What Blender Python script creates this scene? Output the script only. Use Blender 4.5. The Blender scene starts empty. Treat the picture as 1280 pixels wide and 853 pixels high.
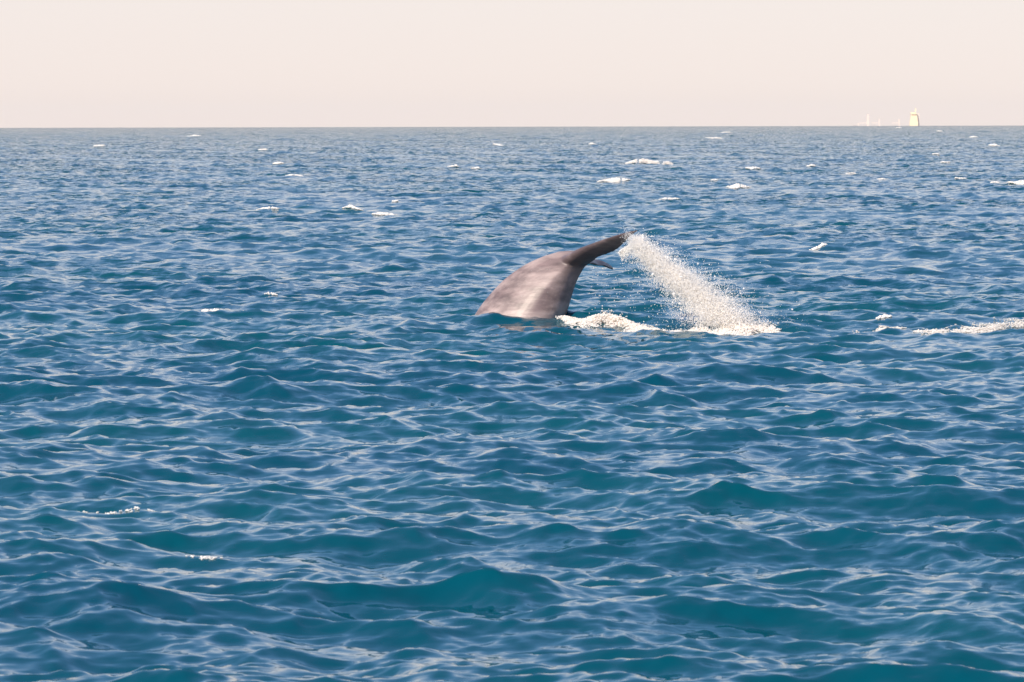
import bpy, bmesh, math, random
import numpy as np
from mathutils import Vector, Matrix, Euler

rng = np.random.default_rng(11)
random.seed(11)
scene = bpy.context.scene
col = scene.collection

# ------------------------------------------------------------------ camera
LENS = 200.0
KL = LENS / 150.0
FPX = LENS / 36.0 * 1280          # focal length in pixels of the 1280 px wide photograph
EARTH = 6.371e6
HORIZON = 158.8                   # row of the sea horizon in the photograph
CAM_H = 5.0                       # eye height on the deck of a small boat
for _ in range(6):                # 50 px to the metre at the whale, whose waterline is at row 405
    LEVEL = HORIZON - math.sqrt(2 * CAM_H / EARTH) * FPX
    CAM_H = (405 - LEVEL) / 50.0
PITCH = math.atan((426.5 - LEVEL) / FPX)
ROLL = math.radians(0.13)
cd = bpy.data.cameras.new('camera')
cam = bpy.data.objects.new('camera', cd)
col.objects.link(cam)
cd.sensor_width = 36.0
cd.lens = LENS
cd.clip_start = 0.5
cd.clip_end = 60000
cam.location = (0, 0, CAM_H)
cam.rotation_euler = Euler((math.pi / 2 - PITCH, ROLL, 0), 'XYZ')
cam.rotation_euler = (Matrix.Rotation(math.pi / 2 - PITCH, 3, 'X') @ Matrix.Rotation(-ROLL, 3, 'Z')).to_euler()
cd.dof.use_dof = True
cd.dof.focus_distance = FPX / 50.0
cd.dof.aperture_fstop = 9.0
scene.camera = cam
CAM_R = (Matrix.Rotation(math.pi / 2 - PITCH, 3, 'X') @ Matrix.Rotation(-ROLL, 3, 'Z'))

# ------------------------------------------------------------------ sky and sun
SUN_EL = math.radians(41)
SUN_AZ = math.radians(-143)         # measured from +Y (the view direction), negative is to the left
world = bpy.data.worlds.new('World')
scene.world = world
world.use_nodes = True
wn = world.node_tree
wn.nodes.clear()
w_out = wn.nodes.new('ShaderNodeOutputWorld')
w_bg = wn.nodes.new('ShaderNodeBackground')
w_sky = wn.nodes.new('ShaderNodeTexSky')
w_sky.sky_type = 'NISHITA'
w_sky.sun_disc = False
w_sky.sun_elevation = SUN_EL
w_sky.sun_rotation = SUN_AZ
w_sky.air_density = 1.0
w_sky.dust_density = 0.0
w_sky.ozone_density = 1.0
# milky marine haze: strongest at the horizon all the way round, thinning towards the zenith
w_tc = wn.nodes.new('ShaderNodeTexCoord')
w_sep = wn.nodes.new('ShaderNodeSeparateXYZ')
w_map = wn.nodes.new('ShaderNodeMapRange')
w_map.interpolation_type = 'SMOOTHSTEP'
w_map.inputs['From Min'].default_value = -0.05
w_map.inputs['From Max'].default_value = 0.33
w_map.inputs['To Min'].default_value = 0.92
w_map.inputs['To Max'].default_value = 0.04
w_tint = wn.nodes.new('ShaderNodeMix')
w_tint.data_type = 'RGBA'
w_tint.inputs[7].default_value = (7.75, 6.4, 6.2, 1)
wn.links.new(w_tc.outputs['Generated'], w_sep.inputs[0])
wn.links.new(w_sep.outputs['Z'], w_map.inputs['Value'])
wn.links.new(w_map.outputs[0], w_tint.inputs[0])
w_bg.inputs['Strength'].default_value = 0.10
w_blue = wn.nodes.new('ShaderNodeMix')
w_blue.data_type = 'RGBA'
w_blue.blend_type = 'MULTIPLY'
w_blue.inputs[0].default_value = 1.0
w_blue.inputs[7].default_value = (0.75, 1.05, 1.3, 1)
wn.links.new(w_sky.outputs[0], w_blue.inputs[6])
wn.links.new(w_blue.outputs[2], w_tint.inputs[6])
wn.links.new(w_tint.outputs[2], w_bg.inputs['Color'])
wn.links.new(w_bg.outputs[0], w_out.inputs['Surface'])

sd = bpy.data.lights.new('sun', 'SUN')
sd.energy = 5.0
sd.angle = math.radians(0.6)
sd.color = (1.0, 0.87, 0.72)
sun = bpy.data.objects.new('sun', sd)
col.objects.link(sun)
sdir = Vector((math.sin(SUN_AZ) * math.cos(SUN_EL), math.cos(SUN_AZ) * math.cos(SUN_EL), math.sin(SUN_EL)))
sun.rotation_euler = sdir.to_track_quat('Z', 'Y').to_euler()
sun.location = (-60, 40, 80)

scene.view_settings.view_transform = 'Standard'
scene.view_settings.look = 'None'
scene.view_settings.exposure = 0.25
scene.view_settings.gamma = 1.0
scene.render.engine = 'CYCLES'
scene.cycles.use_denoising = True
scene.cycles.max_bounces = 14
scene.cycles.diffuse_bounces = 12
scene.cycles.glossy_bounces = 3
scene.cycles.transmission_bounces = 12

# ------------------------------------------------------------------ helpers
def tag(o, label=None, cat=None, group=None, kind=None):
    if label: o['label'] = label
    if cat: o['category'] = cat
    if group: o['group'] = group
    if kind: o['kind'] = kind
    return o

def pt(u, v, Y):
    """world point at range Y seen at photograph position (u, v)"""
    d = CAM_R @ Vector(((u - 640) / FPX, (426.5 - v) / FPX, -1.0))
    k = Y / d.y
    return Vector((d.x * k, Y, CAM_H + d.z * k))

def sea_point(u, v):
    """where that line of sight meets the mean (curved) sea"""
    d = CAM_R @ Vector(((u - 640) / FPX, (426.5 - v) / FPX, -1.0))
    Y = CAM_H / max(1e-6, -d.z / d.y)
    for _ in range(30):
        Y = (CAM_H + Y * Y / (2 * EARTH)) / max(1e-6, -d.z / d.y)
    return d.x / d.y * Y, Y

def make_mesh(name, verts, faces, mat, parent=None, smooth=True):
    """verts (n,3), faces (m,k) numpy arrays of one polygon size"""
    verts = np.asarray(verts, np.float32)
    faces = np.asarray(faces, np.int32)
    me = bpy.data.meshes.new(name)
    m, k = faces.shape
    me.vertices.add(len(verts))
    me.vertices.foreach_set('co', verts.ravel())
    me.loops.add(m * k)
    me.loops.foreach_set('vertex_index', faces.ravel())
    me.polygons.add(m)
    me.polygons.foreach_set('loop_start', np.arange(0, m * k, k, dtype=np.int32))
    me.polygons.foreach_set('use_smooth', np.full(m, smooth, dtype=bool))
    me.update(calc_edges=True)
    me.materials.append(mat)
    o = bpy.data.objects.new(name, me)
    col.objects.link(o)
    if parent: o.parent = parent
    return o

def new_mat(name):
    m = bpy.data.materials.new(name)
    m.use_nodes = True
    nt = m.node_tree
    b = nt.nodes['Principled BSDF']
    return m, nt, b

def node(nt, kind, **kw):
    n = nt.nodes.new(kind)
    for k, v in kw.items(): setattr(n, k, v)
    return n

# ------------------------------------------------------------------ materials
def sea_material():
    m, nt, b = new_mat('sea_water')
    L = nt.links.new
    tc = node(nt, 'ShaderNodeTexCoord')
    b.inputs['Roughness'].default_value = 0.06
    b.inputs['IOR'].default_value = 1.333
    b.inputs['Specular Tint'].default_value = (0.4, 0.9, 1.0, 1)
    # slow drift of the water's own colour
    n0 = node(nt, 'ShaderNodeTexNoise'); n0.inputs['Scale'].default_value = 0.05; n0.inputs['Detail'].default_value = 3
    L(tc.outputs['Object'], n0.inputs['Vector'])
    r = node(nt, 'ShaderNodeValToRGB')
    r.color_ramp.elements[0].position = 0.35; r.color_ramp.elements[0].color = (0.0001, 0.050, 0.085, 1)
    r.color_ramp.elements[1].position = 0.65; r.color_ramp.elements[1].color = (0.0001, 0.064, 0.088, 1)
    L(n0.outputs['Fac'], r.inputs['Fac'])
    L(r.outputs['Color'], b.inputs['Base Color'])
    # ripples finer than the mesh: small random tilts of the surface, more of them where the mesh is coarser
    mp = node(nt, 'ShaderNodeMapping'); mp.inputs['Rotation'].default_value = (0, 0, 0.3); mp.inputs['Scale'].default_value = (0.55, 1.0, 1.0)
    L(tc.outputs['Object'], mp.inputs['Vector'])
    n1 = node(nt, 'ShaderNodeTexNoise'); n1.inputs['Scale'].default_value = 2.6; n1.inputs['Detail'].default_value = 5; n1.inputs['Roughness'].default_value = 0.62
    L(mp.outputs[0], n1.inputs['Vector'])
    at = node(nt, 'ShaderNodeAttribute', attribute_name='ripple')
    sub = node(nt, 'ShaderNodeVectorMath', operation='SUBTRACT'); L(n1.outputs['Color'], sub.inputs[0]); sub.inputs[1].default_value = (0.5, 0.5, 0.5)
    mul = node(nt, 'ShaderNodeVectorMath', operation='MULTIPLY'); L(sub.outputs[0], mul.inputs[0]); mul.inputs[1].default_value = (1.0, 1.5, 0.0)
    sc = node(nt, 'ShaderNodeVectorMath', operation='SCALE'); L(mul.outputs[0], sc.inputs[0]); L(at.outputs['Fac'], sc.inputs['Scale'])
    ge = node(nt, 'ShaderNodeNewGeometry')
    ad = node(nt, 'ShaderNodeVectorMath', operation='ADD'); L(ge.outputs['Normal'], ad.inputs[0]); L(sc.outputs[0], ad.inputs[1])
    nm = node(nt, 'ShaderNodeVectorMath', operation='NORMALIZE'); L(ad.outputs[0], nm.inputs[0])
    L(nm.outputs[0], b.inputs['Normal'])
    return m

def foam_material(name, colour, rough=0.7, translucent=0.0):
    m, nt, b = new_mat(name)
    b.inputs['Base Color'].default_value = (*colour, 1)
    b.inputs['Roughness'].default_value = rough
    if translucent:
        tr = node(nt, 'ShaderNodeBsdfTranslucent'); tr.inputs['Color'].default_value = (*colour, 1)
        mx = node(nt, 'ShaderNodeMixShader'); mx.inputs[0].default_value = translucent
        nt.links.new(b.outputs[0], mx.inputs[1]); nt.links.new(tr.outputs[0], mx.inputs[2])
        nt.links.new(mx.outputs[0], nt.nodes['Material Output'].inputs['Surface'])
    return m

def whale_material():
    m, nt, b = new_mat('whale_skin')
    L = nt.links.new
    tc = node(nt, 'ShaderNodeTexCoord')
    mp = node(nt, 'ShaderNodeMapping'); mp.inputs['Rotation'].default_value = (0, math.radians(-38), 0); mp.inputs['Scale'].default_value = (0.55, 1.6, 1.9)
    mp.inputs['Rotation'].default_value = (0, math.radians(45), 0)
    L(tc.outputs['Object'], mp.inputs['Vector'])
    n1 = node(nt, 'ShaderNodeTexNoise'); n1.inputs['Scale'].default_value = 1.7; n1.inputs['Detail'].default_value = 6; n1.inputs['Roughness'].default_value = 0.62
    L(mp.outputs[0], n1.inputs['Vector'])
    r = node(nt, 'ShaderNodeValToRGB')
    r.color_ramp.elements[0].position = 0.36; r.color_ramp.elements[0].color = (0.17, 0.130, 0.128, 1)
    r.color_ramp.elements[1].position = 0.62; r.color_ramp.elements[1].color = (0.38, 0.298, 0.285, 1)
    L(n1.outputs['Fac'], r.inputs['Fac'])
    ns = node(nt, 'ShaderNodeTexNoise'); ns.inputs['Scale'].default_value = 1.15; ns.inputs['Detail'].default_value = 4
    mps = node(nt, 'ShaderNodeMapping'); mps.inputs['Rotation'].default_value = (0, math.radians(52), 0); mps.inputs['Scale'].default_value = (0.22, 1.5, 2.2); mps.inputs['Location'].default_value = (0.3, 0.7, 1.9)
    L(tc.outputs['Object'], mps.inputs['Vector']); L(mps.outputs[0], ns.inputs['Vector'])
    rs = node(nt, 'ShaderNodeValToRGB')
    rs.color_ramp.elements[0].position = 0.40; rs.color_ramp.elements[0].color = (0.62, 0.57, 0.58, 1)
    rs.color_ramp.elements[1].position = 0.56; rs.color_ramp.elements[1].color = (1.12, 1.1, 1.08, 1)
    L(ns.outputs['Fac'], rs.inputs['Fac'])
    ms = node(nt, 'ShaderNodeMix', data_type='RGBA', blend_type='MULTIPLY'); ms.inputs[0].default_value = 1.0
    L(r.outputs['Color'], ms.inputs[6]); L(rs.outputs['Color'], ms.inputs[7])
    # pale speckles and scars
    n2 = node(nt, 'ShaderNodeTexVoronoi'); n2.inputs['Scale'].default_value = 9
    L(tc.outputs['Object'], n2.inputs['Vector'])
    r2 = node(nt, 'ShaderNodeValToRGB')
    r2.color_ramp.elements[0].position = 0.05; r2.color_ramp.elements[0].color = (1, 1, 1, 1)
    r2.color_ramp.elements[1].position = 0.16; r2.color_ramp.elements[1].color = (0, 0, 0, 1)
    L(n2.outputs['Distance'], r2.inputs['Fac'])
    n3 = node(nt, 'ShaderNodeTexNoise'); n3.inputs['Scale'].default_value = 2.3
    L(tc.outputs['Object'], n3.inputs['Vector'])
    mul = node(nt, 'ShaderNodeMath', operation='MULTIPLY'); L(r2.outputs['Color'], mul.inputs[0]); L(n3.outputs['Fac'], mul.inputs[1])
    mx = node(nt, 'ShaderNodeMix', data_type='RGBA'); L(mul.outputs[0], mx.inputs[0]); L(ms.outputs[2], mx.inputs[6])
    mx.inputs[7].default_value = (0.36, 0.33, 0.32, 1)
    # underside shade of the flukes painted into the skin colour, with a mottled border
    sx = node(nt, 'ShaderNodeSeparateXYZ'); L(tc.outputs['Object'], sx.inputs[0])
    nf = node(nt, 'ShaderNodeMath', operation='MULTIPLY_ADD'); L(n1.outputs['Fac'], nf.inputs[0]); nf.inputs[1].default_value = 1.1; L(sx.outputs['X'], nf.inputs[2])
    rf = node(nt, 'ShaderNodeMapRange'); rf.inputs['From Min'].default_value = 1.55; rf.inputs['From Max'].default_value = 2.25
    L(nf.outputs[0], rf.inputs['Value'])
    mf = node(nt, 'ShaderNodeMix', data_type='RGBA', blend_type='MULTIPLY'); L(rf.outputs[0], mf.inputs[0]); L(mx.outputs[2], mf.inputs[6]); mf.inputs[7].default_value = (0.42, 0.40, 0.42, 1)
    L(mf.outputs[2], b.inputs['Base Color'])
    b.inputs['Roughness'].default_value = 0.5
    b.inputs['Coat Weight'].default_value = 0.22
    b.inputs['Coat Roughness'].default_value = 0.3
    b.inputs['Coat IOR'].default_value = 1.33
    nb = node(nt, 'ShaderNodeTexNoise'); nb.inputs['Scale'].default_value = 5.0; nb.inputs['Detail'].default_value = 5
    L(mp.outputs[0], nb.inputs['Vector'])
    bp = node(nt, 'ShaderNodeBump'); bp.inputs['Strength'].default_value = 0.8; bp.inputs['Distance'].default_value = 0.008
    L(nb.outputs['Fac'], bp.inputs['Height']); L(bp.outputs[0], b.inputs['Normal']); L(bp.outputs[0], b.inputs['Coat Normal'])
    return m

def paint_material(name, colour, rough=0.5):
    m, nt, b = new_mat(name)
    L = nt.links.new
    tc = node(nt, 'ShaderNodeTexCoord')
    n = node(nt, 'ShaderNodeTexNoise'); n.inputs['Scale'].default_value = 0.15; n.inputs['Detail'].default_value = 4
    L(tc.outputs['Object'], n.inputs['Vector'])
    r = node(nt, 'ShaderNodeValToRGB')
    r.color_ramp.elements[0].color = tuple(c * 0.85 for c in colour) + (1,)
    r.color_ramp.elements[1].color = tuple(colour) + (1,)
    L(n.outputs['Fac'], r.inputs['Fac']); L(r.outputs['Color'], b.inputs['Base Color'])
    b.inputs['Roughness'].default_value = rough
    return m

M_SEA = sea_material()
M_FOAM = foam_material('foam_white', (0.94, 0.90, 0.85), 0.7, 0.42)
M_CAP = foam_material('whitecap_white', (0.99, 0.965, 0.935), 0.6, 0.45)
M_SPRAY = foam_material('spray_white', (0.99, 0.975, 0.955), 0.5, 0.5)
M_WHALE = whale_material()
M_CREAM = paint_material('ship_cream', (0.90, 0.77, 0.52))
M_PALE = paint_material('ship_pale', (0.75, 0.66, 0.58))
M_HULL = paint_material('ship_hull', (0.45, 0.42, 0.42))

# ------------------------------------------------------------------ the sea: wave field from a wind-sea spectrum
def wave_tile(N, Lm, lam_min, lam_max, alpha, lam_peak, wind_deg, spread, iso, seed, chop):
    g = np.random.default_rng(seed)
    k1 = np.fft.fftfreq(N, d=Lm / N) * 2 * np.pi
    kx, ky = np.meshgrid(k1, k1, indexing='xy')
    k = np.sqrt(kx * kx + ky * ky); k[0, 0] = 1.0
    th = math.radians(wind_deg)
    c = np.abs((kx * math.sin(th) + ky * math.cos(th)) / k)
    D = (c ** spread) * (1 - iso) + iso
    kp = 2 * np.pi / lam_peak
    S = alpha / 2 * k ** -4.0 * np.exp(-1.0 * (kp / k) ** 2) * D / (2 * np.pi * np.mean(D[1:, 1:]))
    lo, hi = 2 * np.pi / lam_max, 2 * np.pi / lam_min
    S = S * (k >= lo) * (k < hi)
    S[0, 0] = 0
    dk = 2 * np.pi / Lm
    H = (g.standard_normal((N, N)) + 1j * g.standard_normal((N, N))) * np.sqrt(S) * dk
    z = np.fft.ifft2(H).real * N * N
    dx = np.fft.ifft2(-1j * kx / k * H).real * N * N * chop
    dy = np.fft.ifft2(-1j * ky / k * H).real * N * N * chop
    # crests pull together: sign so that displacement points towards the crest
    return dict(L=Lm, N=N, f=np.stack([-dx, -dy, z], -1).astype(np.float32).reshape(-1, 3))

def sample(tile, x, y):
    N = tile['N']; s = N / tile['L']
    gx = x * s; gy = y * s
    ix = np.floor(gx); iy = np.floor(gy)
    fx = (gx - ix).astype(np.float32)[..., None]; fy = (gy - iy).astype(np.float32)[..., None]
    ix = ix.astype(np.int64) % N; iy = iy.astype(np.int64) % N
    jx = (ix + 1) % N; jy = (iy + 1) % N
    F = tile['f']
    return (F[iy * N + ix] * (1 - fx) * (1 - fy) + F[iy * N + jx] * fx * (1 - fy)
            + F[jy * N + ix] * (1 - fx) * fy + F[jy * N + jx] * fx * fy)

ALPHA = 0.025
T_BIG = wave_tile(1024, 331.0, 2.6, 60, ALPHA * 0.95, 5.6, 14, 1.4, 0.18, 3, 1.3)
T_MID = wave_tile(1024, 83.0, 0.5, 2.6, ALPHA * 1.8, 5.6, 24, 1.6, 0.25, 5, 0.95)
T_SWELL = wave_tile(256, 457.0, 7, 40, ALPHA * 0.42, 11.0, 32, 3, 0.05, 21, 1.1)
T_FINE = wave_tile(512, 19.0, 0.16, 0.5, ALPHA * 1.6, 5.6, 10, 1.2, 0.35, 8, 0.6)

def fade(d, a, b):
    t = np.clip((d - a) / (b - a), 0, 1)
    return (1 - t * t * (3 - 2 * t)).astype(np.float32)[..., None]

def displacement(x, y):
    d = np.hypot(x, y)
    out = sample(T_BIG, x + OFF[0], y + OFF[1])
    out = out + sample(T_SWELL, x * 0.94 + y * 0.34 + 40, -x * 0.34 + y * 0.94)
    a = sample(T_MID, x * 0.966 - y * 0.259 + 7.3, x * 0.259 + y * 0.966 + 1.7)
    a = np.stack([a[..., 0] * 0.966 + a[..., 1] * 0.259, -a[..., 0] * 0.259 + a[..., 1] * 0.966, a[..., 2]], -1)
    out = out + a * fade(d, 900, 3000)
    out = out + sample(T_FINE, x + 3.1, y + 0.4) * fade(d, 120, 340)
    return out

OFF = (0.0, 0.0)
def choose_swell():
    # let a wave stand before the whale's foot and the broken water beside it lie open
    global OFF
    yw = FPX / 50.0
    def area(x0, x1, y0, y1):
        X, Y = np.meshgrid(np.linspace(x0, x1, 7), np.linspace(y0, y1, 7)); return X, Y
    best = -99; g = np.random.default_rng(4)
    A = area(-1.5, 1.6, yw - 3.4, yw - 2.2); B = area(1.6, 6.2, yw - 1.6, yw + 0.6); C = area(1.8, 7, yw - 7, yw - 2.6); E = area(-1.5, 1.6, yw - 8, yw - 5)
    for _ in range(4000):
        o = g.uniform(0, 331, 2)
        f = lambda q: (sample(T_BIG, q[0] + o[0], q[1] + o[1]) + sample(T_SWELL, q[0] * 0.94 + q[1] * 0.34 + 40, -q[0] * 0.34 + q[1] * 0.94))[..., 2]
        sc = -2.0 * abs(f(A).mean() - 0.05) + f(B).mean() - 0.8 * f(C).mean() - 0.5 * max(0, f(C).max() - 0.1) - 0.4 * max(0, f(E).max() - 0.12)
        if sc > best: best = sc; OFF = tuple(o)
choose_swell()

def sea_surface(x, y):
    x = np.asarray(x, float); y = np.asarray(y, float)
    px, py = x.copy(), y.copy()
    for _ in range(5):
        D = displacement(px, py)
        px = x - D[..., 0]; py = y - D[..., 1]
    return displacement(px, py)[..., 2] - (x * x + y * y) / (2 * EARTH)

def build_sea():
    # rows across the view, closer together near the boat, columns fanning out with distance
    rows = [KL * r for r in (-60, -30, -15, -5, 0, 4, 8, 12, 16, 20, 23, 26, 28, 30, 31)]
    d = 32.0 * KL
    near = []
    while d < 130 * KL: near.append(d); d *= 1.0018
    far = []
    while d < 420: far.append(d); d *= 1.0022
    while d < 2000: far.append(d); d += 0.84 * (d / 420) ** 0.9
    while d < 14000: far.append(d); d += 3.4 * (d / 2000) ** 1.6
    near = np.array(rows + near); far = np.array(far)
    NC = 600
    outer = np.array([1.02, 1.06, 1.12, 1.2, 1.35, 1.6, 2.0, 2.7, 3.8, 5.5])
    t = np.concatenate([-outer[::-1], np.linspace(-1, 1, NC + 1), outer])
    def rowset(dist, tt):
        Y = np.repeat(dist[:, None], len(tt), 1)
        half = 0.125 / KL * np.maximum(dist, 20) + 2.2
        X = half[:, None] * tt[None, :]
        D = displacement(X, Y)
        V = np.stack([X + D[..., 0], Y + D[..., 1], D[..., 2] - (X * X + Y * Y) / (2 * EARTH)], -1)
        return V
    tc = t[::2]
    Vn = rowset(near, t); Vf = rowset(far, tc)
    nn, nf = len(t), len(tc)
    off = Vn.shape[0] * nn
    def quads(nr, nc, o):
        i = np.arange(nr - 1)[:, None] * nc + np.arange(nc - 1)[None, :] + o
        return np.stack([i, i + 1, i + nc + 1, i + nc], -1).reshape(-1, 4)
    q1 = quads(Vn.shape[0], nn, 0); q2 = quads(Vf.shape[0], nf, off)
    j = np.arange(nf - 1)
    last = (Vn.shape[0] - 1) * nn
    a = last + 2 * j; b = a + 1; c = a + 2; e = off + j; f = off + j + 1
    tris = np.concatenate([np.stack([a, b, e], -1), np.stack([b, f, e], -1), np.stack([b, c, f], -1)])
    verts = np.concatenate([Vn.reshape(-1, 3), Vf.reshape(-1, 3)])
    quad = np.concatenate([q1, q2])
    me = bpy.data.meshes.new('sea')
    me.vertices.add(len(verts)); me.vertices.foreach_set('co', verts.astype(np.float32).ravel())
    nl = len(quad) * 4 + len(tris) * 3
    me.loops.add(nl)
    me.loops.foreach_set('vertex_index', np.concatenate([quad.ravel(), tris.ravel()]).astype(np.int32))
    me.polygons.add(len(quad) + len(tris))
    me.polygons.foreach_set('loop_start', np.concatenate([np.arange(len(quad)) * 4, len(quad) * 4 + np.arange(len(tris)) * 3]).astype(np.int32))
    me.polygons.foreach_set('use_smooth', np.ones(len(quad) + len(tris), dtype=bool))
    me.update(calc_edges=True)
    me.materials.append(M_SEA)
    dist = np.hypot(verts[:, 0], verts[:, 1])
    rip = np.interp(dist / KL, [0, 60, 200, 600, 1500, 4000], [0.28, 0.34, 0.7, 2.4, 5.0, 7.0]).astype(np.float32)
    gust = sample(T_SWELL, verts[:, 0] * 0.45 + 90, verts[:, 1] * 0.16)[:, 2]
    rip = rip * np.clip(1 + 0.45 * gust / gust.std(), 0.35, 2.0).astype(np.float32)
    at = me.attributes.new('ripple', 'FLOAT', 'POINT'); at.data.foreach_set('value', rip)
    o = bpy.data.objects.new('sea', me); col.objects.link(o)
    print('sea rows', Vn.shape, Vf.shape, 'tris', len(quad) * 2 + len(tris), 'rms', T_BIG['f'][:, 2].std(), T_MID['f'][:, 2].std(), T_FINE['f'][:, 2].std())
    tag(o, 'choppy teal blue sea reaching to the horizon', 'sea', kind='structure')
    return o
sea = build_sea()

# ------------------------------------------------------------------ the whale's tail
D0 = FPX / 50.0            # range of the whale: 50 px to the metre there
def build_whale():
    verts, faces = [], []
    def loft(rings, close_ends=True):
        base = len(verts); n = len(rings[0])
        for r in rings: verts.extend([tuple(p) for p in r])
        for i in range(len(rings) - 1):
            for j in range(n):
                a = base + i * n + j; b = base + i * n + (j + 1) % n
                faces.append((a, b, b + n, a + n))
        faces.append(tuple(base + j for j in range(n))[::-1])
        faces.append(tuple(base + (len(rings) - 1) * n + j for j in range(n)))
    def interp(keys, n):
        K = np.array(keys, float); s = np.linspace(0, len(K) - 1, n)
        out = []
        for x in s:                           # Catmull-Rom through the stations
            i = min(int(x), len(K) - 2); f = x - i
            p0 = K[max(i - 1, 0)]; p1 = K[i]; p2 = K[i + 1]; p3 = K[min(i + 2, len(K) - 1)]
            out.append(0.5 * ((2 * p1) + (p2 - p0) * f + (2 * p0 - 5 * p1 + 4 * p2 - p3) * f * f + (3 * p1 - p0 - 3 * p2 + p3) * f ** 3))
        return np.array(out)
    # tail stock: back edge (u, v), belly edge (u, v), half thickness in metres, roundness
    st = [(530, 490, 690, 500, 1.15, 2.0), (561, 440, 698, 445, 1.05, 2.0), (589, 400, 704, 405, 0.98, 1.75),
          (605, 377, 710, 387, 0.90, 1.6), (628, 351.5, 715.5, 368, 0.78, 1.5), (652, 333.5, 721, 352, 0.64, 1.4),
          (674, 322.5, 726, 342, 0.52, 1.35), (694, 316, 731, 334, 0.44, 1.4), (712, 313.5, 736, 330, 0.34, 1.6),
          (728, 315, 740, 327, 0.22, 1.8), (742, 319, 745, 324, 0.08, 2.0)]
    rings = []
    for r in interp(st, 60):
        A = pt(r[0], r[1], D0); B = pt(r[2], r[3], D0)
        ring = []
        for q in range(48):
            a = 2 * math.pi * q / 48
            c, s = math.cos(a), math.sin(a)
            e = 2.0 / r[5]
            cc = math.copysign(abs(c) ** e, c); ss = math.copysign(abs(s) ** e, s)
            cc = cc + 0.22 * (1 - cc * cc)          # fullest a little towards the belly
            p = A.lerp(B, (cc + 1) / 2)
            ring.append(p + Vector((0, ss * r[4], 0)))
        rings.append(ring)
    loft(rings)
    # flukes: leading edge (u, v, y), trailing edge (u, v, y), thickness
    def fluke(keys):
        K = interp(keys, 40)
        LE = [pt(k[0], k[1], D0 + k[2]) for k in K]; TE = [pt(k[3], k[4], D0 + k[5]) for k in K]
        rs = []
        for i in range(len(K)):
            sp = (LE[min(i + 1, len(K) - 1)] - LE[max(i - 1, 0)])
            ch = TE[i] - LE[i]
            n = sp.cross(ch)
            n.normalize()
            T = K[i][6]
            up, dn = [], []
            for q in range(15):
                x = (1 - math.cos(math.pi * q / 14)) / 2
                th = max(0.012, T * math.sqrt(x + 1e-4) * (1 - x) / 0.385 / 2) if 0 < q < 14 else 0.012
                p = LE[i].lerp(TE[i], x)
                up.append(p + n * th); dn.append(p - n * th)
            rs.append(up + dn[::-1])
        loft(rs)
    fluke([(690, 331, -0.10, 728, 330, 0.0, 0.44), (704, 323.5, -0.42, 735, 328.5, -0.25, 0.32), (722, 313, -0.85, 749, 321, -0.62, 0.22),
           (738, 306, -1.15, 761, 316.8, -0.9, 0.16), (755, 299.5, -1.45, 772, 311.5, -1.2, 0.12), (772, 293.8, -1.75, 781, 303.3, -1.55, 0.09),
           (786, 289.8, -2.0, 789.5, 294.5, -1.9, 0.06), (797, 288.0, -2.2, 797.6, 289.0, -2.18, 0.04)])
    fluke([(690, 322, 0.10, 730, 329, 0.0, 0.42), (704, 320, 0.42, 736, 330, 0.3, 0.30), (722, 320, 0.9, 743, 329.5, 0.7, 0.20),
           (737, 325, 1.35, 748, 332, 1.15, 0.14), (749, 327, 1.7, 756, 332.5, 1.55, 0.12), (759, 331, 2.0, 763, 336, 1.9, 0.10), (765.5, 335.8, 2.25, 766.5, 337.2, 2.22, 0.07)])
    me = bpy.data.meshes.new('whale_raw')
    me.from_pydata(verts, [], faces); me.update()
    bm = bmesh.new(); bm.from_mesh(me); bmesh.ops.recalc_face_normals(bm, faces=bm.faces); bm.to_mesh(me); bm.free()
    raw = bpy.data.objects.new('whale_raw', me); col.objects.link(raw)
    m = raw.modifiers.new('r', 'REMESH'); m.mode = 'VOXEL'; m.voxel_size = 0.024; m.use_smooth_shade = True
    s = raw.modifiers.new('s', 'SMOOTH'); s.factor = 0.5; s.iterations = 5
    dg = bpy.context.evaluated_depsgraph_get()
    fin = bpy.data.meshes.new_from_object(raw.evaluated_get(dg))
    bpy.data.objects.remove(raw); bpy.data.meshes.remove(me)
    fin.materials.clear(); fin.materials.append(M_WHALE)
    # base of the thing at the waterline
    base = pt(648, 405, D0)
    fin.transform(Matrix.Translation(-base))
    for p in fin.polygons: p.use_smooth = True
    o = bpy.data.objects.new('whale', fin); o.location = base; col.objects.link(o)
    tag(o, 'grey whale diving, its wet tail stock and lifted fluke above the sea', 'whale')
    print('whale verts', len(fin.vertices))
    return o
whale = build_whale()

# ------------------------------------------------------------------ foam and spray
def ico():
    bm = bmesh.new(); bmesh.ops.create_icosphere(bm, subdivisions=1, radius=1.0)
    v = np.array([p.co[:] for p in bm.verts], np.float32); f = np.array([[q.index for q in p.verts] for p in bm.faces], np.int32)
    bm.free(); return v, f
ICO_V, ICO_F = ico()
OCT_V = np.array([(1, 0, 0), (-1, 0, 0), (0, 1, 0), (0, -1, 0), (0, 0, 1), (0, 0, -1)], np.float32)
OCT_F = np.array([(0, 2, 4), (2, 1, 4), (1, 3, 4), (3, 0, 4), (2, 0, 5), (1, 2, 5), (3, 1, 5), (0, 3, 5)], np.int32)

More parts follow.
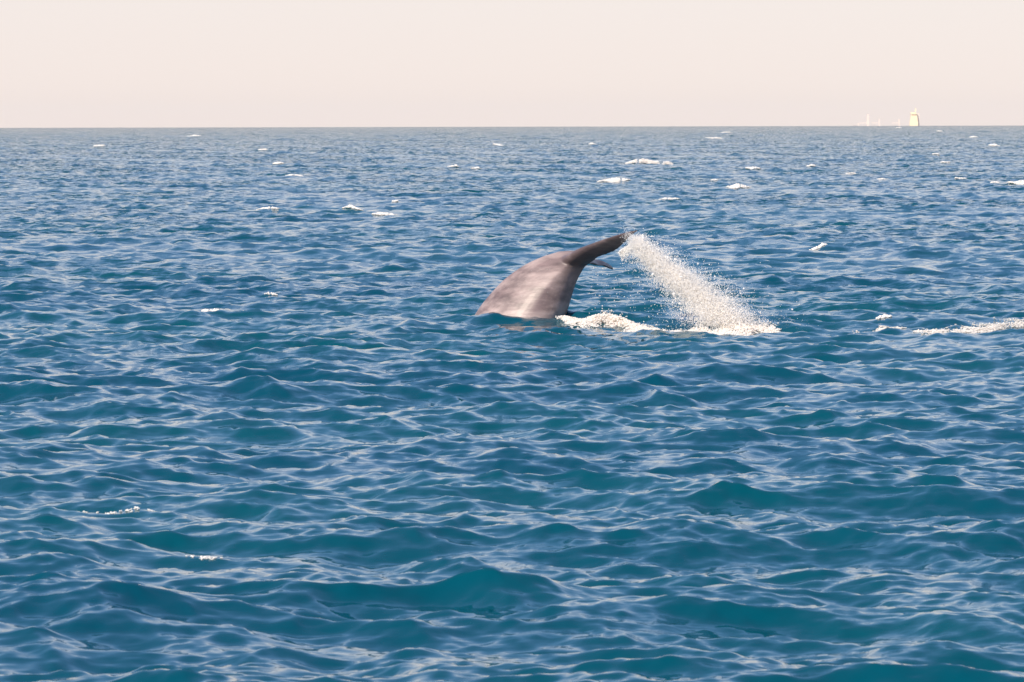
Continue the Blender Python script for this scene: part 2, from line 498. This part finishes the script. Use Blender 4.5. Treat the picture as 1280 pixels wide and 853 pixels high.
TET_V = np.array([(1, 1, 1), (-1, -1, 1), (-1, 1, -1), (1, -1, -1)], np.float32) * 0.8
TET_F = np.array([(0, 1, 3), (0, 2, 1), (0, 3, 2), (1, 2, 3)], np.int32)
def drops(P, R, squash=1.0, jitter=0.25, shape='ico'):
    """little bodies of water at points P with radii R"""
    BV, BF = {'ico': (ICO_V, ICO_F), 'oct': (OCT_V, OCT_F), 'tet': (TET_V, TET_F)}[shape]
    n = len(P); k = len(BV)
    S = (1 + jitter * rng.standard_normal((n, k, 1)).clip(-1.5, 1.5)) * R[:, None, None]
    V = BV[None] * S
    ax = np.stack([1 + 0.35 * rng.random(n), 1 + 0.35 * rng.random(n), np.full(n, squash) * (0.8 + 0.4 * rng.random(n))], -1)
    V = V * ax[:, None, :] + P[:, None, :]
    F = BF[None] + (np.arange(n) * k)[:, None, None]
    return V.reshape(-1, 3), F.reshape(-1, 3)

def crest_line(u, v, w_px):
    """the wave crest nearest to a spot: x positions, y and z of the ridge there"""
    x0, y0 = sea_point(u, v)
    w = 1.2 * w_px * y0 / FPX
    dy = max(2.6, 3.0 * y0 * y0 / (FPX * CAM_H))
    ys = np.linspace(y0 - dy, y0 + dy, 160)
    xs = np.linspace(x0 - 0.25 * w, x0 + 0.25 * w, 5)
    X, Y = np.meshgrid(xs, ys)
    Z = sea_surface(X, Y)
    # what the camera sees as highest
    E = (Z + (Y ** 2) / (2 * EARTH)).mean(1) - 0.02 * np.abs(ys - y0) / dy
    yc = ys[np.argmax(E)]
    xs = np.linspace(x0 - w / 2, x0 + w / 2, max(9, int(w / 0.12)))
    out = []; y = yc
    mid = len(xs) // 2
    res = np.zeros(len(xs))
    for seq in (range(mid, len(xs)), range(mid - 1, -1, -1)):
        y = yc
        for i in seq:
            loc = np.linspace(y - 0.13, y + 0.13, 21)
            z = sea_surface(np.full(21, xs[i]), loc)
            y = loc[np.argmax(z - 0.05 * np.abs(loc - y))]
            res[i] = y
    return xs, res, w, y0

def whitecap(u, v, w_px, h_px, label, group=None, dens=1.0, lump=None, sparse=0.0):
    xs, ys, w, y0 = crest_line(u, v, w_px)
    m = y0 / FPX
    h = h_px * m
    lump = lump or max(0.035, 0.7 * m)
    n = int(dens * min(2600, max(60, 3.0 * w * max(h, 0.1) * 2.2 / (lump * lump))))
    t = np.clip(rng.beta(1.6, 1.6, n), 0, 1)
    # clumps along the crest, gaps between
    ph = rng.random(6) * 6.28
    keep = sum(np.sin(t * f * 6.28 + p) for f, p in zip((1.3, 2.7, 4.1, 7.3), ph)) + rng.standard_normal(n) * 0.7 > -1.3 + sparse
    t = t[keep]; n = len(t)
    x = np.interp(t, np.linspace(0, 1, len(xs)), xs); yr = np.interp(t, np.linspace(0, 1, len(xs)), ys)
    pk = rng.uniform(0.3, 0.75)                       # fullest somewhere off the middle
    env = np.where(t < pk, t / pk, (1 - t) / (1 - pk)) ** 0.7
    rough_f = 0.5 + 0.25 * (np.sin(t * 8 + ph[4]) + 0.6 * np.sin(t * 19 + ph[5]))
    env = np.minimum(env * (0.45 + 0.6 * rough_f), 0.75)
    back = rng.exponential(0.5, n) * np.clip(h, 0.15, 0.8) * env
    y = yr + 0.12 * np.clip(h, 0, 1) - back * 0.9 + 0.05 * rng.standard_normal(n)
    z = sea_surface(x, y)
    pile = h * (0.55 if y0 > 90 else 0.35) * env * rng.random(n) ** 1.5 * np.exp(-back / (0.6 * max(h, 0.15)))
    R = lump * (0.35 + 0.75 * rng.random(n) ** 2)
    P = np.stack([x, y, z + R * 0.25 + pile], -1)
    base = np.array([x.mean(), y.mean(), z.mean()])
    # which lumps hang together
    lab = np.arange(n)
    D = np.sqrt(((P[:, None] - P[None]) ** 2).sum(-1)) < 0.95 * (R[:, None] + R[None])
    for _ in range(60):
        new = np.where(D, lab[None, :], n).min(1)
        new = new[new]
        if (new == lab).all(): break
        lab = new
    ids, cnt = np.unique(lab, return_counts=True)
    order = np.argsort(-cnt)[:14]
    groups = [np.where(lab == ids[i])[0] for i in order if cnt[i] >= max(3, 0.04 * cnt.max())]
    if len(groups) == 1: P, R = P[groups[0]], R[groups[0]]
    if len(groups) == 1:
        V, F = drops(P, R, squash=0.75, jitter=0.2)
        o = make_mesh('whitecap', V - base, F, M_CAP, smooth=False)
    else:
        o = bpy.data.objects.new('whitecap', None); col.objects.link(o)
        for g in groups:
            V, F = drops(P[g], R[g], squash=0.75, jitter=0.2)
            make_mesh('foam_clump', V - base, F, M_CAP, o, smooth=False)
    o.location = base
    tag(o, label, 'whitecap', group)
    return o

far_g = 'small whitecaps scattered over the far sea'
far_l = 'small cream whitecap flecking a distant wave of the far sea'
whitecap(810, 206, 54, 17, 'broad bright whitecap, the widest one breaking on the far waves', dens=1.6)
whitecap(766, 229, 36, 11, 'long cream whitecap just before the widest far whitecap', dens=1.3)
whitecap(928, 238, 26, 9, 'tumbling cream whitecap with a ragged lower edge, right of the fluke tip', dens=1.3)
whitecap(334, 266, 24, 6, 'lone bright whitecap on a crest well left of the whale', dens=1.2)
whitecap(439, 268, 22, 5, 'thin whitecap beside a dark peak, paired with a brighter one', dens=1.1)
whitecap(483, 269, 25, 7, 'bright whitecap right of a dark peak, paired with a thinner one', dens=1.2)
whitecap(1028, 316, 26, 7, 'ragged whitecap on the wave beyond the spray', dens=1.0, sparse=0.6)
whitecap(1268, 230, 34, 7, 'long low whitecap running out at the edge of the view', dens=1.2)
whitecap(265, 393, 30, 9, 'pale rounded whitecap on a teal crest level with the whale', dens=1.0, lump=0.022)
whitecap(337, 378, 16, 6, 'few flecks of foam on the dark face behind a pale rounded whitecap', dens=0.4, lump=0.02, sparse=0.8)
whitecap(148, 651, 100, 10, 'bubbly foam glinting along a dark teal crest in the foreground', dens=0.3, lump=0.012, sparse=0.5)
whitecap(250, 702, 45, 8, 'small patch of bubbles on a low foreground wave', dens=0.25, lump=0.010, sparse=0.5)
whitecap(1113, 411, 16, 7, 'small round foam clump beside the long foam streak', dens=1.0)
own = {911: 'fleck of foam close beside the tumbling ragged whitecap', 834: 'low thin whitecap between the fluke tip and the widest far whitecap',
       493: 'tiny foam fleck just behind the paired whitecaps', 1193: 'faint whitecap close under the horizon near the distant ship',
       1240: 'short foam dash beside the long low whitecap', 1216: 'foam dash two along from the long low whitecap',
       891: 'thin pale whitecap far out beyond the widest whitecap', 941: 'small whitecap on the crest behind the tumbling ragged one'}
for (u, v, w, h) in [(247, 171, 14, 3), (134, 184, 12, 4), (346, 187, 10, 4), (355, 205, 12, 5), (360, 225, 20, 4), (493, 257, 7, 3),
                     (623, 182, 10, 4), (568, 210, 12, 4), (596, 211, 10, 3), (911, 236, 9, 4), (834, 252, 22, 5), (891, 174, 18, 3),
                     (941, 212, 16, 4), (893, 229, 8, 3), (735, 180, 7, 3), (934, 168, 12, 2), (1002, 208, 10, 4), (1063, 219, 12, 3),
                     (1116, 229, 10, 3), (1185, 206, 10, 3), (1271, 185, 14, 5), (1275, 216, 14, 4), (1216, 229, 14, 3), (1240, 230, 10, 3),
                     (1249, 174, 10, 3), (1193, 161.5, 7, 2), (1254, 167, 7, 2.5), (1166, 195, 8, 2.5)]:
    whitecap(u, v, w, h, own.get(u, far_l), far_g)

def clumpy(n, nc, spread):
    """indices of clumps and offsets, so that drops hang together in strings"""
    c = rng.integers(0, nc, n)
    return c, rng.standard_normal((n, 3)) * spread

def foam_wash(name, pts, label, n, lump, mound):
    """ridge of broken water: pts are (u, v, half width m, height m) along it"""
    K = np.array([(*sea_point(u, v), hw, hh) for (u, v, hw, hh) in pts])
    t = rng.random(n) * (len(K) - 1)
    i = np.minimum(t.astype(int), len(K) - 2); f = (t - i)[:, None]
    q = K[i] * (1 - f) + K[i + 1] * f
    lat = rng.standard_normal(n) * 0.55
    y = q[:, 1] + lat * q[:, 2]
    x = q[:, 0] + rng.standard_normal(n) * 0.08
    # lacy holes
    hol = np.sin(x * 5.1 + 2 * np.sin(y * 1.3)) + np.sin(y * 2.7 + x * 2.2 + 1) + np.sin(x * 11.3 - y * 1.9) * 0.7 + rng.standard_normal(n) * 0.5
    k = hol > -0.9 * mound - 0.2
    x, y, q, lat = x[k], y[k], q[k], lat[k]; n = len(x)
    z = sea_surface(x, y)
    hgt = q[:, 3] * np.exp(-lat ** 2 * 1.6) * rng.random(n) * (0.65 + 0.35 * np.sin(x * 3.3))
    R = lump * (0.4 + 0.9 * rng.random(n) ** 2)
    P = np.stack([x, y, z + 0.3 * R + hgt], -1)
    V, F = drops(P, R, 0.8, 0.25, 'oct')
    base = P.mean(0)
    o = make_mesh(name, V - base, F, M_FOAM, smooth=False); o.location = base
    tag(o, label, 'foam', kind='stuff')
    return o
foam_wash('foam_wash', [(704, 408, 0.5, 0.12), (730, 409, 0.7, 0.18), (755, 408, 0.9, 0.24), (780, 409, 0.9, 0.20), (800, 411, 0.9, 0.16), (830, 412, 0.9, 0.10),
                        (860, 412, 1.0, 0.16), (900, 411, 1.1, 0.2), (940, 411, 1.0, 0.12), (968, 411, 0.6, 0.03)],
          'churned white foam at the foot of the whale and under the spray', 34000, 0.026, 1.0)
foam_wash('foam_streak', [(1075, 412, 0.4, 0.02), (1125, 411, 0.7, 0.03), (1150, 416, 1.2, 0.06), (1180, 417, 1.6, 0.09), (1220, 413, 1.7, 0.11), (1260, 410, 1.6, 0.12), (1310, 408, 1.6, 0.12)],
          'long pale foam streak trailing away beyond the spray', 26000, 0.020, -0.35)

def spray():
    path = np.array([(797, 304, 5, 7), (807, 315, 9, 10), (825, 331, 12, 15), (850, 351, 17, 19), (878, 372, 24, 22), (903, 392, 32, 18), (915, 408, 38, 8)], float)
    depth = np.array([-2.05, -2.15, -2.3, -2.5, -2.65, -2.8, -2.9])
    def pts(n, wide, bias):
        t = (rng.random(n) ** bias) * (len(path) - 1)
        i = np.minimum(t.astype(int), len(path) - 2); f = t - i
        q = path[i] * (1 - f)[:, None] + path[i + 1] * f[:, None]
        dy = depth[i] * (1 - f) + depth[i + 1] * f
        u = q[:, 0] + rng.standard_normal(n) * q[:, 2] * 0.62 * wide
        v = q[:, 1] + rng.standard_normal(n) * q[:, 3] * 0.55 * wide
        v = np.minimum(v, 413 + rng.standard_normal(n) * 1.5)
        y = D0 + dy + rng.standard_normal(n) * 0.13
        return np.array([pt(a, b, c)[:] for a, b, c in zip(u, v, y)])
    groups = []
    c = pts(1100, 0.95, 0.85)                     # strings of fine drops
    k = rng.integers(0, len(c), 66000)
    P = c[k] + rng.standard_normal((len(k), 3)) * np.array([0.05, 0.05, 0.045]) + rng.standard_normal((len(k), 1)) * np.array([[0.13, -0.03, -0.11]])
    groups.append(drops(P, 0.003 + 0.007 * rng.random(len(P)) ** 2, 1.1, 0.2, 'tet'))
    P = pts(9000, 1.0, 0.85)
    groups.append(drops(P, 0.004 + 0.008 * rng.random(len(P)) ** 2, 1.1, 0.2, 'oct'))
    P = pts(14000, 0.5, 0.7)                     # bright core
    groups.append(drops(P, 0.005 + 0.009 * rng.random(len(P)) ** 2, 1.1, 0.2, 'tet'))
    P = pts(500, 1.1, 0.85)                     # larger gobs
    groups.append(drops(P, 0.014 + 0.014 * rng.random(len(P)) ** 2, 1.1, 0.3))
    P = pts(4000, 1.8, 0.9)                      # strays thrown wide
    groups.append(drops(P, 0.004 + 0.009 * rng.random(len(P)) ** 2, 1.1, 0.2, 'oct'))
    # thin curtain still running off the trailing edge
    n = 2600
    s = rng.random(n)
    u = np.interp(s, [0, 0.4, 0.75, 1], [776, 784, 792, 802]) + rng.standard_normal(n) * 1.5
    v = np.interp(s, [0, 0.4, 0.75, 1], [314, 308, 300, 292]) + rng.exponential(1.0, n) * np.interp(s, [0, 0.5, 1], [3, 5, 8])
    y = D0 + np.interp(s, [0, 0.4, 0.75, 1], [-0.5, -0.95, -1.55, -2.2]) + rng.standard_normal(n) * 0.05
    P = np.array([pt(a, b, c)[:] for a, b, c in zip(u + (v - 300) * 0.0 + rng.exponential(4, n) * s, v, y)])
    R = 0.006 + 0.012 * rng.random(n) ** 2
    groups.append(drops(P, R, 1.2, 0.2, 'oct'))
    # drips from the far fluke and pattering drops on the water
    n = 500
    u = rng.uniform(735, 900, n); v = rng.uniform(335, 404, n)
    P = np.array([pt(a, b, D0 + c)[:] for a, b, c in zip(u, v, rng.uniform(-1.5, 1.0, n))])
    groups.append(drops(P, 0.005 + 0.008 * rng.random(n), 1.3, 0.2, 'oct'))
    V = []; F = []; o = 0
    for v_, f_ in groups:
        V.append(v_); F.append(f_ + o); o += len(v_)
    V = np.concatenate(V); F = np.concatenate(F)
    base = np.array(pt(880, 410, D0)[:])
    ob = make_mesh('spray', V - base, F, M_SPRAY, smooth=False); ob.location = base
    tag(ob, 'white curtain of spray thrown off the whale fluke', 'spray', kind='stuff')
    print('spray tris', len(F))
spray()

# ------------------------------------------------------------------ the ship far off on the horizon
def build_ship():
    Y = 17000.0
    base = Vector(((1112 - 640) / FPX * Y, Y, -Y * Y / (2 * EARTH)))
    root = bpy.data.objects.new('cargo_ship', None); col.objects.link(root); root.location = base; root.scale = (0.8, 0.8, 0.9)
    tag(root, 'pale cargo ship far off on the horizon, hull almost below it', 'ship')
    def part(name, boxes, mat, bevel=0.3, parent=root):
        bm = bmesh.new()
        for (x0, x1, y0, y1, z0, z1) in boxes:
            r = bmesh.ops.create_cube(bm, size=1.0)
            for vv in r['verts']:
                vv.co = Vector(((x0 + x1) / 2 + vv.co.x * (x1 - x0), (y0 + y1) / 2 + vv.co.y * (y1 - y0), (z0 + z1) / 2 + vv.co.z * (z1 - z0)))
        me = bpy.data.meshes.new(name); bm.to_mesh(me); bm.free(); me.materials.append(mat)
        o = bpy.data.objects.new(name, me); col.objects.link(o); o.parent = root if parent is None else parent
        return o
    # hull: pointed bow to the left, transom stern to the right
    bm = bmesh.new(); rows = []
    for x, hw, zt in [(-137, 0.5, 9.5), (-128, 7, 8.5), (-112, 13, 7), (-85, 15.5, 6.2), (90, 15.5, 6.2), (120, 14.5, 6.4), (134, 12, 6.8)]:
        rows.append([bm.verts.new((x + (6 if s == 0 and x < -100 else 0), yy, zz)) for s, (yy, zz) in enumerate([(-hw * 0.7, -3), (-hw, zt), (hw, zt), (hw * 0.7, -3)])])
    for a, b in zip(rows[:-1], rows[1:]):
        for j in range(4): bm.faces.new((a[j], b[j], b[(j + 1) % 4], a[(j + 1) % 4]))
    bm.faces.new(rows[0][::-1]); bm.faces.new(rows[-1])
    bmesh.ops.recalc_face_normals(bm, faces=bm.faces)
    me = bpy.data.meshes.new('hull'); bm.to_mesh(me); bm.free(); me.materials.append(M_HULL)
    h = bpy.data.objects.new('hull', me); col.objects.link(h); h.parent = root
    decks = [(76, 106, -15, 15, 6, 22)] + [(77 + 0.5 * i, 105 - 0.3 * i, -14 + 0.3 * i, 14 - 0.3 * i, 22 + 3.4 * i, 25.2 + 3.4 * i) for i in range(7)]
    part('accommodation_block', decks, M_CREAM)
    part('bridge', [(79, 100, -17, 17, 46, 50), (80, 96, -9, 9, 50, 52.5)], M_CREAM)
    part('funnel', [(103, 112, -5, 5, 6, 44), (104, 111, -3, 3, 44, 49)], M_PALE)
    part('mast', [(96, 99, -1, 1, 50, 66), (93, 102, -0.8, 0.8, 58, 59.5)], M_CREAM)
    for x, hgt, w in [(-80, 46, 8), (-38, 30, 5), (36, 30, 5)]:
        c = part('crane', [(x - w / 2, x + w / 2, -w / 2, w / 2, 6, hgt)], M_PALE)
        part('jib', [(x - w / 2 - 24, x - w / 2, -1.2, 1.2, 16, 18.5)], M_PALE, parent=c)
    part('foremast', [(-117, -113, -1.5, 1.5, 7, 17), (-121, -109, -1, 1, 14, 15.5)], M_PALE)
    return root
build_ship()

# ------------------------------------------------------------------ sea haze
def build_haze(density):
    bm = bmesh.new(); r = bmesh.ops.create_cube(bm, size=1.0)
    for v in r['verts']:
        v.co = Vector((v.co.x * 40000, 9000 + v.co.y * 22000, -4 + v.co.z * 120))
    me = bpy.data.meshes.new('haze'); bm.to_mesh(me); bm.free()
    m = bpy.data.materials.new('haze_air'); m.use_nodes = True
    nt = m.node_tree; nt.nodes.clear()
    out = nt.nodes.new('ShaderNodeOutputMaterial'); pv = nt.nodes.new('ShaderNodeVolumePrincipled')
    pv.inputs['Color'].default_value = (0.80, 0.88, 0.97, 1)
    pv.inputs['Density'].default_value = density
    pv.inputs['Anisotropy'].default_value = 0.2
    nt.links.new(pv.outputs[0], out.inputs['Volume'])
    me.materials.append(m)
    o = bpy.data.objects.new('haze', me); col.objects.link(o)
    tag(o, 'thin pale sea haze lying over the water', 'haze', kind='stuff')
build_haze(0.7e-5)
